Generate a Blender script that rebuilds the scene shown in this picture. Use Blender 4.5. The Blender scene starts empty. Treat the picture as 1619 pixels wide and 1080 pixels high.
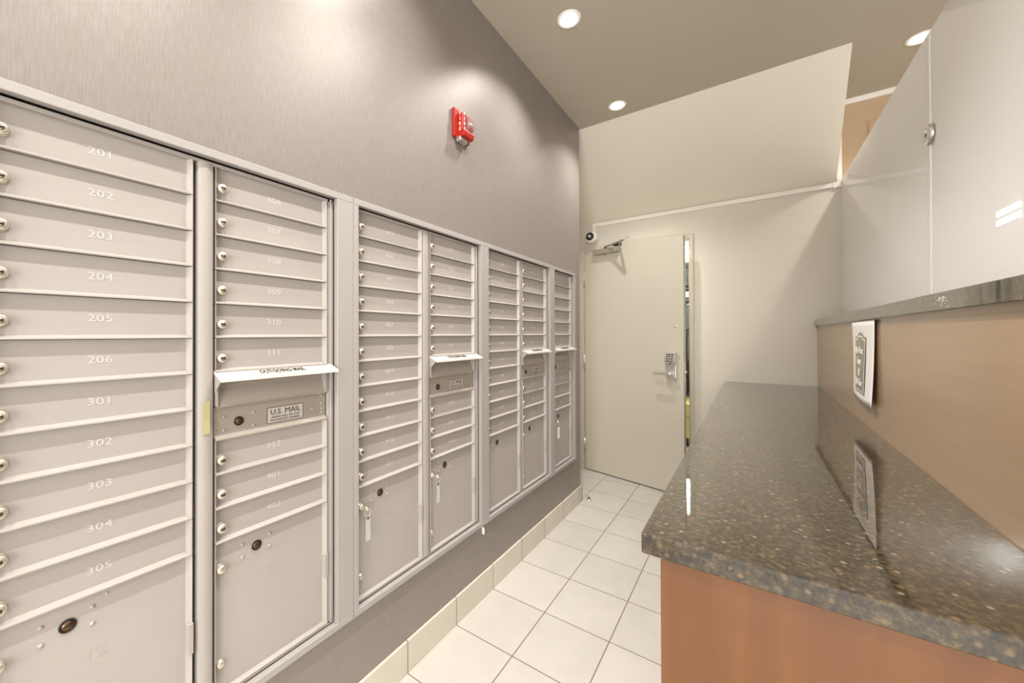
import bpy, bmesh, math, random
from mathutils import Vector, Matrix
random.seed(7)
S = bpy.context.scene
COL = S.collection
R = math.radians

# ------------------------------------------------------------------ camera
cam_d = bpy.data.cameras.new('camera'); cam = bpy.data.objects.new('camera', cam_d); COL.objects.link(cam)
cam_d.sensor_fit = 'HORIZONTAL'; cam_d.sensor_width = 36; cam_d.lens = 36 * 608.8 / 1619
cam_d.shift_x = (809.5 - 751.6) / 1619; cam_d.shift_y = -(540 - 524.74) / 1619
cam_d.clip_start = 0.02; cam_d.clip_end = 60
_ps, _pt, _rl = .6218, .0061, -.0025
_F = Vector((-math.sin(_ps) * math.cos(_pt), math.cos(_ps) * math.cos(_pt), math.sin(_pt)))
_R = Vector((math.cos(_ps), math.sin(_ps), 0)); _U = _R.cross(_F)
_R2 = _R * math.cos(_rl) + _U * math.sin(_rl); _U2 = -_R * math.sin(_rl) + _U * math.cos(_rl)
cam.matrix_world = Matrix(((_R2.x, _U2.x, -_F.x, 0), (_R2.y, _U2.y, -_F.y, 0), (_R2.z, _U2.z, -_F.z, 1.25), (0, 0, 0, 1)))
S.camera = cam

# ------------------------------------------------------------------ world, exposure
W = bpy.data.worlds.new('world'); S.world = W; W.use_nodes = True
W.node_tree.nodes['Background'].inputs[0].default_value = (1.0, .985, .96, 1)
W.node_tree.nodes['Background'].inputs[1].default_value = .7
S.view_settings.view_transform = 'Standard'; S.view_settings.look = 'None'
S.view_settings.gamma = 1; S.view_settings.use_curve_mapping = False
S.view_settings.exposure = 0.72

SPOT_W = 40.0
WALL_LIGHTS = [.93, 1.80, 2.676]           # the row of downlights beside the mailbox wall, x = -.72
HALL_LIGHTS = [(-.40, 1.15, 1.2), (-.40, .30, 1.2), (-.40, -.55, 1.3), (-.6, -1.4, 1.0), (.5, -1.2, 1.0)]   # over the aisle, unseen; rearmost pair added behind the camera as fill
OFFICE_LIGHTS = [(.73, 2.993), (.9, 1.2), (1.9, 2.1), (.9, -.6)]
CZ = 2.797
_l = bpy.data.lights.new('lobby_window_light', 'AREA'); _l.shape = 'RECTANGLE'; _l.size = 2.6; _l.size_y = 2.2; _l.energy = 90; _l.color = (1, .985, .96)  # unseen area lamp added behind the camera to fill back wall and soffit
_o = bpy.data.objects.new('lobby_window_light', _l); COL.objects.link(_o); _o.location = (.8, -2.55, 1.45); _o.rotation_euler = (R(90), 0, 0)

# ------------------------------------------------------------------ materials
def srgb(r, g, b):
    f = lambda c: (c / 255) / 12.92 if c / 255 <= .04045 else ((c / 255 + .055) / 1.055) ** 2.4
    return (f(r), f(g), f(b), 1)

def newmat(name):
    m = bpy.data.materials.new(name); m.use_nodes = True
    nt = m.node_tree; return m, nt, nt.nodes, nt.links, nt.nodes['Principled BSDF']

def mat(name, col, rough=.5, metal=0, spec=.5, bump=0, bscale=200, coat=0, vary=.0, vscale=3, emit=None, es=0, trans=0, alpha=1):
    m, nt, N, L, P = newmat(name)
    P.inputs['Base Color'].default_value = col; P.inputs['Roughness'].default_value = rough
    P.inputs['Metallic'].default_value = metal; P.inputs['Specular IOR Level'].default_value = spec
    P.inputs['Coat Weight'].default_value = coat; P.inputs['Coat Roughness'].default_value = .03
    P.inputs['Transmission Weight'].default_value = trans; P.inputs['Alpha'].default_value = alpha
    tc = N.new('ShaderNodeTexCoord')
    if vary:
        n = N.new('ShaderNodeTexNoise'); n.inputs['Scale'].default_value = vscale; n.inputs['Detail'].default_value = 5
        L.new(tc.outputs['Object'], n.inputs['Vector'])
        mr = N.new('ShaderNodeMapRange'); mr.inputs[1].default_value = .3; mr.inputs[2].default_value = .7
        mr.inputs[3].default_value = 1 - vary; mr.inputs[4].default_value = 1 + vary
        L.new(n.outputs[0], mr.inputs[0])
        mx = N.new('ShaderNodeMix'); mx.data_type = 'RGBA'; mx.blend_type = 'MULTIPLY'; mx.inputs[0].default_value = 1
        mx.inputs[6].default_value = col; L.new(mr.outputs[0], mx.inputs[7]); L.new(mx.outputs[2], P.inputs['Base Color'])
    if bump:
        n2 = N.new('ShaderNodeTexNoise'); n2.inputs['Scale'].default_value = bscale; n2.inputs['Detail'].default_value = 3
        L.new(tc.outputs['Object'], n2.inputs['Vector'])
        b = N.new('ShaderNodeBump'); b.inputs['Strength'].default_value = bump; b.inputs['Distance'].default_value = .002
        L.new(n2.outputs[0], b.inputs['Height']); L.new(b.outputs[0], P.inputs['Normal'])
    if emit:
        P.inputs['Emission Color'].default_value = emit; P.inputs['Emission Strength'].default_value = es
    return m

M = {}
M['box'] = mat('mailbox_paint', srgb(164, 157, 151), .36, spec=.5, bump=.08, bscale=900, vary=.02, vscale=6)
M['trim'] = mat('mailbox_trim_aluminium', srgb(160, 155, 151), .38, spec=.5, bump=.05, bscale=700, vary=.02)
M['dark'] = mat('mailbox_cavity', srgb(40, 34, 28), .8, vary=.1)  # near-black colour paints in the shade inside the boxes
M['number'] = mat('engraved_number', srgb(192, 187, 181), .5, vary=.03, vscale=90)
M['chrome'] = mat('lock_nickel', srgb(216, 208, 192), .3, metal=.75, vary=.05, vscale=60)
M['plug'] = mat('lock_plug', srgb(150, 134, 108), .35, metal=.6, vary=.1, vscale=200)
M['keyhole'] = mat('lock_keyway', srgb(28, 20, 14), .5, vary=.2, vscale=200)
M['bronze'] = mat('arrow_lock_bronze', srgb(105, 82, 62), .3, metal=.9, vary=.15, vscale=300)
M['slotmetal'] = mat('mail_panel_metal', srgb(164, 155, 145), .42, metal=.25, bump=.06, bscale=500, vary=.03)
M['hood'] = mat('mail_hood_paint', srgb(186, 182, 176), .5, spec=.3, vary=.01)
M['plate'] = mat('plate_silver', srgb(190, 184, 175), .5, metal=.1, vary=.04, vscale=40)
M['ink'] = mat('ink_black', srgb(38, 34, 30), .5, vary=.1, vscale=50)
M['tape'] = mat('yellow_tape', srgb(168, 165, 118), .4, vary=.06, vscale=40)
M['ceiling'] = mat('ceiling_taupe_paint', srgb(188, 178, 163), .85, spec=.2, bump=.05, bscale=90, vary=.015)
M['cream'] = mat('wall_cream_paint', srgb(212, 206, 192), .75, spec=.25, bump=.08, bscale=120, vary=.012)
M['slope'] = mat('slope_cream_paint', srgb(224, 215, 199), .75, spec=.25, bump=.1, bscale=150, vary=.012)
M['doorpaint'] = mat('door_cream_enamel', srgb(198, 191, 175), .42, spec=.4, bump=.03, bscale=60, vary=.012)
M['peach'] = mat('wall_peach_paint', srgb(186, 160, 130), .8, spec=.2, bump=.06, bscale=120, vary=.015)
M['white'] = mat('white_plastic', srgb(232, 226, 216), .4, vary=.01)
M['whitetrim'] = mat('white_paint', srgb(236, 230, 220), .5, vary=.01)
M['steel'] = mat('brushed_steel', srgb(222, 219, 212), .34, metal=.85, vary=.06, vscale=80)
M['clsilver'] = mat('closer_silver', srgb(178, 172, 155), .35, metal=.6, vary=.05, vscale=30)
M['black'] = mat('black_plastic', srgb(18, 18, 18), .25, vary=.1)
M['rubber'] = mat('black_rubber', srgb(24, 23, 22), .6, vary=.1)
M['red'] = mat('alarm_red', srgb(158, 30, 20), .35, vary=.04, vscale=30)
M['lens'] = mat('clear_lens', (.95, .97, .97, 1), .08, trans=.85, vary=.01)
M['clear'] = mat('clear_plastic', (.9, .92, .92, 1), .12, trans=.7, vary=.02)
M['paper'] = mat('white_paper', srgb(235, 230, 224), .6, vary=.01)
M['signgrey'] = mat('sign_taupe_print', srgb(150, 141, 122), .6, vary=.03, vscale=20)
M['yellow'] = mat('yellow_bucket', srgb(222, 214, 120), .45, vary=.04, vscale=12)
M['tagw'] = mat('key_tag_paper', srgb(238, 232, 222), .5, vary=.01)
M['reflector'] = mat('downlight_reflector', srgb(245, 242, 235), .25, vary=.01)
M['bulb'] = mat('downlight_bulb', srgb(255, 250, 240), .5, emit=(1, .94, .86, 1), es=18)
M['tube'] = mat('fluorescent_tube', srgb(255, 255, 255), .5, emit=(.95, 1, 1, 1), es=32)
M['bars'] = mat('lit_white_bars', srgb(255, 255, 255), .4, emit=(1, 1, 1, 1), es=.5)  # glow imitates a highlight on the glass, no lamp there
M['closet'] = mat('closet_wall_paint', srgb(215, 213, 205), .8, vary=.02)
M['greymetal'] = mat('grey_painted_metal', srgb(98, 100, 98), .45, vary=.06, vscale=9)
M['mesh'] = mat('dark_wire', srgb(70, 68, 64), .4, metal=.6, vary=.1)

# vertically brushed metallic wallcovering
def wallpaper():
    m, nt, N, L, P = newmat('brushed_wallcovering')
    tc = N.new('ShaderNodeTexCoord'); mp = N.new('ShaderNodeMapping'); L.new(tc.outputs['Object'], mp.inputs[0])
    mp.inputs['Scale'].default_value = (1, 420, 26)
    n = N.new('ShaderNodeTexNoise'); n.inputs['Scale'].default_value = 1; n.inputs['Detail'].default_value = 4; n.inputs['Roughness'].default_value = .6
    L.new(mp.outputs[0], n.inputs['Vector'])
    n3 = N.new('ShaderNodeTexNoise'); n3.inputs['Scale'].default_value = 5; n3.inputs['Detail'].default_value = 2
    mp3 = N.new('ShaderNodeMapping'); mp3.inputs['Scale'].default_value = (1, 3, .5); L.new(tc.outputs['Object'], mp3.inputs[0]); L.new(mp3.outputs[0], n3.inputs['Vector'])
    cr = N.new('ShaderNodeValToRGB'); cr.color_ramp.elements[0].position = .3; cr.color_ramp.elements[1].position = .7
    cr.color_ramp.elements[0].color = srgb(134, 126, 119); cr.color_ramp.elements[1].color = srgb(152, 144, 138)
    L.new(n.outputs[0], cr.inputs[0])
    mx = N.new('ShaderNodeMix'); mx.data_type = 'RGBA'; mx.blend_type = 'MIX'
    mr = N.new('ShaderNodeMapRange'); mr.inputs[1].default_value = .35; mr.inputs[2].default_value = .65; mr.inputs[3].default_value = 0; mr.inputs[4].default_value = .25
    L.new(n3.outputs[0], mr.inputs[0]); L.new(mr.outputs[0], mx.inputs[0])
    L.new(cr.outputs[0], mx.inputs[6]); mx.inputs[7].default_value = srgb(150, 141, 141)
    L.new(mx.outputs[2], P.inputs['Base Color'])
    P.inputs['Metallic'].default_value = .35; P.inputs['Roughness'].default_value = .42
    b = N.new('ShaderNodeBump'); b.inputs['Strength'].default_value = .35; b.inputs['Distance'].default_value = .0008
    L.new(n.outputs[0], b.inputs['Height']); L.new(b.outputs[0], P.inputs['Normal'])
    return m
M['wallpaper'] = wallpaper()

def tilemat(name, tile, gx, gy, mode):
    # mode 'floor': joints on x and y; 'base': joints on y only
    m, nt, N, L, P = newmat(name)
    tc = N.new('ShaderNodeTexCoord'); sp = N.new('ShaderNodeSeparateXYZ'); L.new(tc.outputs['Object'], sp.inputs[0])
    def math_(op, a, b=None, v=None):
        k = N.new('ShaderNodeMath'); k.operation = op
        L.new(a, k.inputs[0])
        if b is not None: L.new(b, k.inputs[1])
        if v is not None: k.inputs[1].default_value = v
        return k.outputs[0]
    def joint(o, off, size, half):
        f = math_('FRACT', math_('DIVIDE', math_('SUBTRACT', o, v=off), v=size))
        d = math_('ABSOLUTE', math_('SUBTRACT', f, v=.5))
        return math_('GREATER_THAN', d, v=.5 - half / size), math_('FLOOR', math_('DIVIDE', math_('SUBTRACT', o, v=off), v=size))
    jy, cy = joint(sp.outputs[1], gy, tile[1], .0021)
    if mode == 'floor':
        jx, cx = joint(sp.outputs[0], gx, tile[0], .0021); g = math_('MAXIMUM', jx, jy)
        cid = math_('ADD', math_('MULTIPLY', cx, v=7.13), cy)
    else: g = jy; cid = cy
    wn = N.new('ShaderNodeTexWhiteNoise'); wn.noise_dimensions = '1D'; L.new(cid, wn.inputs['W'])
    n = N.new('ShaderNodeTexNoise'); n.inputs['Scale'].default_value = 9; n.inputs['Detail'].default_value = 6; L.new(tc.outputs['Object'], n.inputs['Vector'])
    s = math_('ADD', math_('MULTIPLY', wn.outputs[0], v=.35), math_('MULTIPLY', n.outputs[0], v=.65))
    cr = N.new('ShaderNodeValToRGB'); cr.color_ramp.elements[0].color = tile[2]; cr.color_ramp.elements[1].color = tile[3]
    cr.color_ramp.elements[0].position = .25; cr.color_ramp.elements[1].position = .75
    L.new(s, cr.inputs[0])
    mx = N.new('ShaderNodeMix'); mx.data_type = 'RGBA'; L.new(g, mx.inputs[0]); L.new(cr.outputs[0], mx.inputs[6]); mx.inputs[7].default_value = srgb(118, 106, 92)
    L.new(mx.outputs[2], P.inputs['Base Color']); P.inputs['Roughness'].default_value = .38
    b = N.new('ShaderNodeBump'); b.inputs['Strength'].default_value = .5; b.inputs['Distance'].default_value = .0015; b.invert = True
    L.new(g, b.inputs['Height']); L.new(b.outputs[0], P.inputs['Normal'])
    return m
TX, TY, TS, TSY = -.7615, 1.591, .2855, .289
M['floor'] = tilemat('floor_tile', (TS, TSY, srgb(186, 181, 172), srgb(196, 191, 183)), TX, TY, 'floor')
M['basetile'] = tilemat('baseboard_tile', (TS, TSY, srgb(200, 193, 176), srgb(212, 205, 190)), TX, TY, 'base')

def granite():
    m, nt, N, L, P = newmat('speckled_granite')
    tc = N.new('ShaderNodeTexCoord')
    def noise(sc, det, ro):
        n = N.new('ShaderNodeTexNoise'); n.inputs['Scale'].default_value = sc; n.inputs['Detail'].default_value = det; n.inputs['Roughness'].default_value = ro
        L.new(tc.outputs['Object'], n.inputs['Vector']); return n.outputs[0]
    def ramp(src, els):
        cr = N.new('ShaderNodeValToRGB'); e = cr.color_ramp.elements
        e[0].position = els[0][0]; e[0].color = srgb(*els[0][1]); e[1].position = els[-1][0]; e[1].color = srgb(*els[-1][1])
        for p, c in els[1:-1]: k = e.new(p); k.color = srgb(*c)
        L.new(src, cr.inputs[0]); return cr.outputs[0]
    base = ramp(noise(95, 4, .65), [(.30, (22, 18, 11)), (.44, (42, 34, 21)), (.55, (60, 49, 31)), (.68, (88, 74, 50))])
    v = N.new('ShaderNodeTexVoronoi'); v.inputs['Scale'].default_value = 75; L.new(tc.outputs['Object'], v.inputs['Vector'])
    sp = N.new('ShaderNodeSeparateColor'); L.new(v.outputs['Color'], sp.inputs[0])
    def m_(op, a, b):
        k = N.new('ShaderNodeMath'); k.operation = op
        for i, q in enumerate((a, b)):
            if isinstance(q, (int, float)): k.inputs[i].default_value = q
            else: L.new(q, k.inputs[i])
        return k.outputs[0]
    def spots(ch, thr, rad, soft):      # a few cells carry a soft-edged fleck
        near = N.new('ShaderNodeMapRange'); near.inputs[1].default_value = rad; near.inputs[2].default_value = rad - soft; L.new(v.outputs['Distance'], near.inputs[0])
        return m_('MULTIPLY', m_('GREATER_THAN', ch, thr), near.outputs[0])
    def mix(fac, a, col):
        mx = N.new('ShaderNodeMix'); mx.data_type = 'RGBA'; L.new(fac, mx.inputs[0]); L.new(a, mx.inputs[6]); mx.inputs[7].default_value = srgb(*col); return mx.outputs[2]
    c = mix(spots(sp.outputs[0], .72, .42, .25), base, (98, 78, 52))
    c = mix(spots(sp.outputs[1], .86, .34, .2), c, (128, 118, 98))
    c = mix(spots(sp.outputs[2], .85, .40, .25), c, (24, 20, 15))
    L.new(c, P.inputs['Base Color']); P.inputs['Roughness'].default_value = .3; P.inputs['Specular IOR Level'].default_value = .2
    P.inputs['Coat Weight'].default_value = 1; P.inputs['Coat Roughness'].default_value = .02; P.inputs['Coat IOR'].default_value = 1.58
    return m
M['granite'] = granite()

def wood(name, c1, c2, rough, coat, axis):
    m, nt, N, L, P = newmat(name)
    tc = N.new('ShaderNodeTexCoord'); mp = N.new('ShaderNodeMapping'); L.new(tc.outputs['Object'], mp.inputs[0])
    mp.inputs['Scale'].default_value = {'z': (26, 26, 1.6), 'y': (26, 1.6, 26)}[axis]
    n = N.new('ShaderNodeTexNoise'); n.inputs['Scale'].default_value = 1; n.inputs['Detail'].default_value = 6; n.inputs['Distortion'].default_value = .6
    L.new(mp.outputs[0], n.inputs['Vector'])
    cr = N.new('ShaderNodeValToRGB'); cr.color_ramp.elements[0].color = c1; cr.color_ramp.elements[1].color = c2
    cr.color_ramp.elements[0].position = .25; cr.color_ramp.elements[1].position = .75
    L.new(n.outputs[0], cr.inputs[0]); L.new(cr.outputs[0], P.inputs['Base Color'])
    P.inputs['Roughness'].default_value = rough; P.inputs['Coat Weight'].default_value = coat; P.inputs['Coat Roughness'].default_value = .14
    return m
M['wood'] = wood('cherry_wood_veneer', srgb(96, 57, 24), srgb(112, 69, 31), .4, .2, 'z')
M['backwood'] = wood('backsplash_veneer', srgb(154, 126, 98), srgb(164, 136, 106), .32, .5, 'y')

def frosted():
    m, nt, N, L, P = newmat('white_backed_glass')
    P.inputs['Base Color'].default_value = srgb(248, 246, 244); P.inputs['Roughness'].default_value = .5
    P.inputs['Specular IOR Level'].default_value = .5
    P.inputs['Coat Weight'].default_value = 1; P.inputs['Coat Roughness'].default_value = .01; P.inputs['Coat IOR'].default_value = 1.5
    tr = N.new('ShaderNodeBsdfTranslucent'); tr.inputs[0].default_value = srgb(240, 240, 236)
    mx = N.new('ShaderNodeMixShader'); mx.inputs[0].default_value = .25
    out = N['Material Output']; L.new(P.outputs[0], mx.inputs[1]); L.new(tr.outputs[0], mx.inputs[2]); L.new(mx.outputs[0], out.inputs[0])
    return m
M['glass'] = frosted()
M['glassedge'] = mat('glass_polished_edge', srgb(235, 240, 236), .15, vary=.01)

# ------------------------------------------------------------------ mesh helpers
class MB:
    def __init__(s): s.bm = bmesh.new(); s.mats = []
    def mi(s, m):
        if m not in s.mats: s.mats.append(m)
        return s.mats.index(m)
    def _fin(s, faces, m, smooth=False):
        i = s.mi(m)
        for f in faces: f.material_index = i; f.smooth = smooth
    def box(s, x0, x1, y0, y1, z0, z1, m, bev=0, seg=1):
        x0, x1 = sorted((x0, x1)); y0, y1 = sorted((y0, y1)); z0, z1 = sorted((z0, z1))
        t = bmesh.new(); bmesh.ops.create_cube(t, size=1)
        for v in t.verts: v.co = Vector(((x0 + x1) / 2 + v.co.x * (x1 - x0), (y0 + y1) / 2 + v.co.y * (y1 - y0), (z0 + z1) / 2 + v.co.z * (z1 - z0)))
        if bev: bmesh.ops.bevel(t, geom=t.edges[:], offset=bev, segments=seg, affect='EDGES', profile=.5)
        s.add(t, m); return s
    def add(s, t, m, smooth=False, mat4=None):
        me = bpy.data.meshes.new('tmp')
        if mat4: bmesh.ops.transform(t, matrix=mat4, verts=t.verts[:])
        t.to_mesh(me); t.free()
        n0 = len(s.bm.faces); s.bm.from_mesh(me); bpy.data.meshes.remove(me)
        s.bm.faces.ensure_lookup_table(); s._fin(s.bm.faces[n0:], m, smooth)
    def cyl(s, a, b, r, m, r2=None, seg=20, smooth=True, caps=True):
        a, b = Vector(a), Vector(b); d = b - a
        t = bmesh.new(); bmesh.ops.create_cone(t, segments=seg, radius1=r, radius2=r if r2 is None else r2, depth=d.length, cap_ends=caps)
        q = d.to_track_quat('Z', 'Y').to_matrix().to_4x4()
        s.add(t, m, False, Matrix.Translation((a + b) / 2) @ q)
        if smooth:
            s.bm.faces.ensure_lookup_table()
            for f in s.bm.faces[-(seg + (2 if caps else 0)):]:
                if len(f.verts) == 4: f.smooth = True
        return s
    def lathe(s, c, axis, prof, m, seg=28, smooth=True):
        # prof: list of (radius, height along axis)
        q = Vector(axis).to_track_quat('Z', 'Y').to_matrix().to_4x4(); T = Matrix.Translation(c) @ q
        t = bmesh.new(); rings = []
        for r, h in prof:
            if r < 1e-6: rings.append([t.verts.new((0, 0, h))])
            else: rings.append([t.verts.new((r * math.cos(2 * math.pi * k / seg), r * math.sin(2 * math.pi * k / seg), h)) for k in range(seg)])
        for A, B in zip(rings, rings[1:]):
            for k in range(seg):
                k2 = (k + 1) % seg
                if len(A) == 1 and len(B) == 1: continue
                if len(A) == 1: t.faces.new((A[0], B[k], B[k2]))
                elif len(B) == 1: t.faces.new((A[k], A[k2], B[0]))
                else: t.faces.new((A[k], A[k2], B[k2], B[k]))
        bmesh.ops.recalc_face_normals(t, faces=t.faces[:])
        s.add(t, m, smooth, T); return s
    def tube(s, pts, r, m, seg=10, closed=False):
        pts = [Vector(p) for p in pts]; t = bmesh.new(); rings = []; n = len(pts)
        up = Vector((.13, .21, .97)).normalized()
        for i, p in enumerate(pts):
            a = pts[(i - 1) % n] if (closed or i > 0) else p; b = pts[(i + 1) % n] if (closed or i < n - 1) else p
            d = (b - a).normalized(); u = d.cross(up)
            if u.length < .05: u = d.cross(Vector((1, 0, 0)))
            u.normalize(); w = d.cross(u)
            rings.append([t.verts.new(p + u * r * math.cos(2 * math.pi * k / seg) + w * r * math.sin(2 * math.pi * k / seg)) for k in range(seg)])
        for i in range(n if closed else n - 1):
            A, B = rings[i], rings[(i + 1) % n]
            for k in range(seg): t.faces.new((A[k], A[(k + 1) % seg], B[(k + 1) % seg], B[k]))
        if not closed: t.faces.new(rings[0]); t.faces.new(rings[-1])
        bmesh.ops.recalc_face_normals(t, faces=t.faces[:])
        s.add(t, m, True); return s
    def prism(s, poly, y0, y1, m, axis='y', smooth=False, bev=0):
        # poly of 2-D points extruded along an axis: y -> (x,z); x -> (y,z); z -> (x,y)
        def P(p, k): return {'y': (p[0], k, p[1]), 'x': (k, p[0], p[1]), 'z': (p[0], p[1], k)}[axis]
        t = bmesh.new(); A = [t.verts.new(P(p, y0)) for p in poly]; B = [t.verts.new(P(p, y1)) for p in poly]
        n = len(poly); t.faces.new(A); t.faces.new(B[::-1])
        for i in range(n): t.faces.new((A[i], B[i], B[(i + 1) % n], A[(i + 1) % n]))
        bmesh.ops.recalc_face_normals(t, faces=t.faces[:])
        if bev: bmesh.ops.bevel(t, geom=t.edges[:], offset=bev, segments=1, affect='EDGES')
        s.add(t, m, smooth); return s
    def quads(s, vs, fs, m):
        t = bmesh.new(); V = [t.verts.new(v) for v in vs]
        for f in fs: t.faces.new([V[i] for i in f])
        bmesh.ops.recalc_face_normals(t, faces=t.faces[:]); s.add(t, m); return s
    def build(s, name, parent=None, loc=None):
        me = bpy.data.meshes.new(name); s.bm.to_mesh(me); s.bm.free()
        for m in s.mats: me.materials.append(m)
        o = bpy.data.objects.new(name, me); COL.objects.link(o)
        if parent is not None:
            o.parent = parent
            if parent.type == 'EMPTY' and parent.get('_w') is None:
                o.location = -Vector(parent.location)        # mesh is in world coordinates
        if loc is not None: o.location = loc
        return o

def tag(o, label=None, cat=None, group=None, kind=None):
    if label: o['label'] = label
    if cat: o['category'] = cat
    if group: o['group'] = group
    if kind: o['kind'] = kind
    return o
def struct(mb, name, parent=None): return tag(mb.build(name, parent), kind='structure')
def empty(name, loc, rz=0, local=False):
    o = bpy.data.objects.new(name, None); COL.objects.link(o); o.location = loc; o.rotation_euler = (0, 0, rz)
    o.empty_display_size = .05
    if local: o['_w'] = 1
    return o
def copy_tree(o, parent=None):
    c = o.copy(); COL.objects.link(c); c.parent = parent
    for ch in [k for k in bpy.data.objects if k.parent == o]: copy_tree(ch, c)
    return c

def text_into(mb, txt, m, size, origin, ux, uz, depth=.0006, align='CENTER', sx=1, rot_out=None, bold=0):
    c = bpy.data.curves.new('t', 'FONT'); c.body = txt; c.size = size; c.extrude = depth / 2; c.align_x = align; c.align_y = 'CENTER'
    c.resolution_u = 2; c.offset = bold; c.space_line = 1.0
    o = bpy.data.objects.new('t', c); COL.objects.link(o)
    dg = bpy.context.evaluated_depsgraph_get(); me = bpy.data.meshes.new_from_object(o.evaluated_get(dg))
    t = bmesh.new(); t.from_mesh(me)
    ux, uz = Vector(ux).normalized() * sx, Vector(uz).normalized(); n = ux.normalized().cross(uz)
    mm = Matrix(((ux.x, uz.x, n.x, origin[0]), (ux.y, uz.y, n.y, origin[1]), (ux.z, uz.z, n.z, origin[2]), (0, 0, 0, 1)))
    mb.add(t, m, False, mm)
    bpy.data.objects.remove(o); bpy.data.curves.remove(c); bpy.data.meshes.remove(me)

# ------------------------------------------------------------------ shell
XW, YE, YB = -1.046, 2.803, 3.508
mb = MB(); mb.box(-1.45, 3.4, -2.6, 3.62, -.06, 0, M['floor']); struct(mb, 'floor')
# recess floor threshold goes into the closet
mb = MB(); mb.box(-1.9, .35, 3.62, 5.3, -.06, -.001, M['closet']); struct(mb, 'floor_closet')

def ceiling():
    t = bmesh.new(); edges = []
    def loop(pts):
        v = [t.verts.new((p[0], p[1], CZ)) for p in pts]
        for i in range(len(v)): edges.append(t.edges.new((v[i], v[(i + 1) % len(v)])))
    loop([(-1.45, -2.6), (3.4, -2.6), (3.4, 3.62), (-1.45, 3.62)])
    for cx, cy in [(-.72 - (.01 if y > 2 else 0), y) for y in WALL_LIGHTS] + [h[:2] for h in HALL_LIGHTS] + OFFICE_LIGHTS:
        loop([(cx + .047 * math.cos(a * math.pi / 16), cy + .047 * math.sin(a * math.pi / 16)) for a in range(32)])
    bmesh.ops.triangle_fill(t, edges=edges, use_beauty=True)
    r = bmesh.ops.extrude_face_region(t, geom=t.faces[:])
    for v in [g for g in r['geom'] if isinstance(g, bmesh.types.BMVert)]: v.co.z += .012
    bmesh.ops.recalc_face_normals(t, faces=t.faces[:])
    mb = MB(); mb.add(t, M['ceiling']); return struct(mb, 'ceiling')
ceiling()

# left wall with its own end, and the recessed bit beyond it
mb = MB(); NZ0, NZ1, NY0, NY1 = .356, 1.680, -.012, 2.676
mb.box(-1.20, XW, -2.6, NY0, 0, CZ, M['wallpaper']); mb.box(-1.20, XW, NY1, YE, 0, CZ, M['wallpaper'])
mb.box(-1.20, XW, NY0, NY1, 0, NZ0, M['wallpaper']); mb.box(-1.20, XW, NY0, NY1, NZ1, CZ, M['wallpaper'])
mb.box(-1.20, -1.14, NY0, NY1, NZ0, NZ1, M['dark']); struct(mb, 'wall_left')
mb = MB(); mb.box(-1.40, -1.31, YE - .1, YB, 0, CZ, M['cream']); struct(mb, 'wall_recess')
# back wall with the door hole; the part right of the slope end is painted peach
DX0, DX1, DZ = -1.262, -.400, 2.022
mb = MB()
mb.box(-1.42, DX0, YB, YB + .11, 0, CZ, M['cream'])
mb.box(DX0, DX1, YB, YB + .11, DZ, CZ, M['cream'])
mb.box(DX1, .498, YB, YB + .11, 0, CZ, M['cream'])
struct(mb, 'wall_back')
mb = MB(); mb.box(.498, 3.4, YB, YB + .11, 0, CZ, M['peach']); struct(mb, 'wall_office')
mb = MB(); mb.box(.47, 3.4, YB - .018, YB, CZ - .034, CZ, M['whitetrim'], .002); struct(mb, 'trim_1')
# sloped soffit
mb = MB()
mb.quads([(-1.31, 2.826, CZ), (.446, 2.826, CZ), (.468, YB, 2.262), (-1.31, YB, 2.262), (-1.31, YB, CZ), (.468, YB, CZ)],
         [(0, 1, 2, 3), (1, 5, 2), (0, 4, 5, 1), (3, 2, 5, 4), (0, 3, 4)], M['slope'])
struct(mb, 'ceiling_sloped')
# tiled baseboard along the left wall and round its end
mb = MB(); mb.box(XW, -1.036, -2.6, YE + .010, 0, .118, M['basetile'], .0015); mb.box(-1.2, -1.036, YE, YE + .010, 0, .118, M['basetile'], .0015)
struct(mb, 'baseboard_left')

# ------------------------------------------------------------------ mailboxes
Z0, PITCH = 1.5737, .0828
XFACE, XLIP, XTRIM, XIN, XCAV = -1.0575, -1.0445, -1.030, -1.049, -1.085
ROWB = [Z0 - i * PITCH for i in range(11)]      # bottom line of each row
ZTOPIN, ZTOP, ZBOT, ZBOTIN = 1.668, 1.6875, .347, .373

def lock_mb(mb, y, z, xf=XFACE, r=.0115, out=.015, keyed=True):
    mb.lathe((xf, y, z), (1, 0, 0), [(r * 1.1, 0), (r * 1.1, .003), (r * .92, .004), (r * .98, out * .6), (r * .9, out * .88), (r * .62, out), (0, out * 1.02)], M['chrome'], 20)
    if keyed:
        mb.box(xf + out, xf + out * 1.06, y - r * .42, y + r * .42, z - r * .16, z + r * .16, M['keyhole'])
        mb.lathe((xf + out * .97, y, z), (1, 0, 0), [(r * .50, 0), (r * .50, .0006), (0, .0006)], M['plug'], 14)
    return mb

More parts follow.
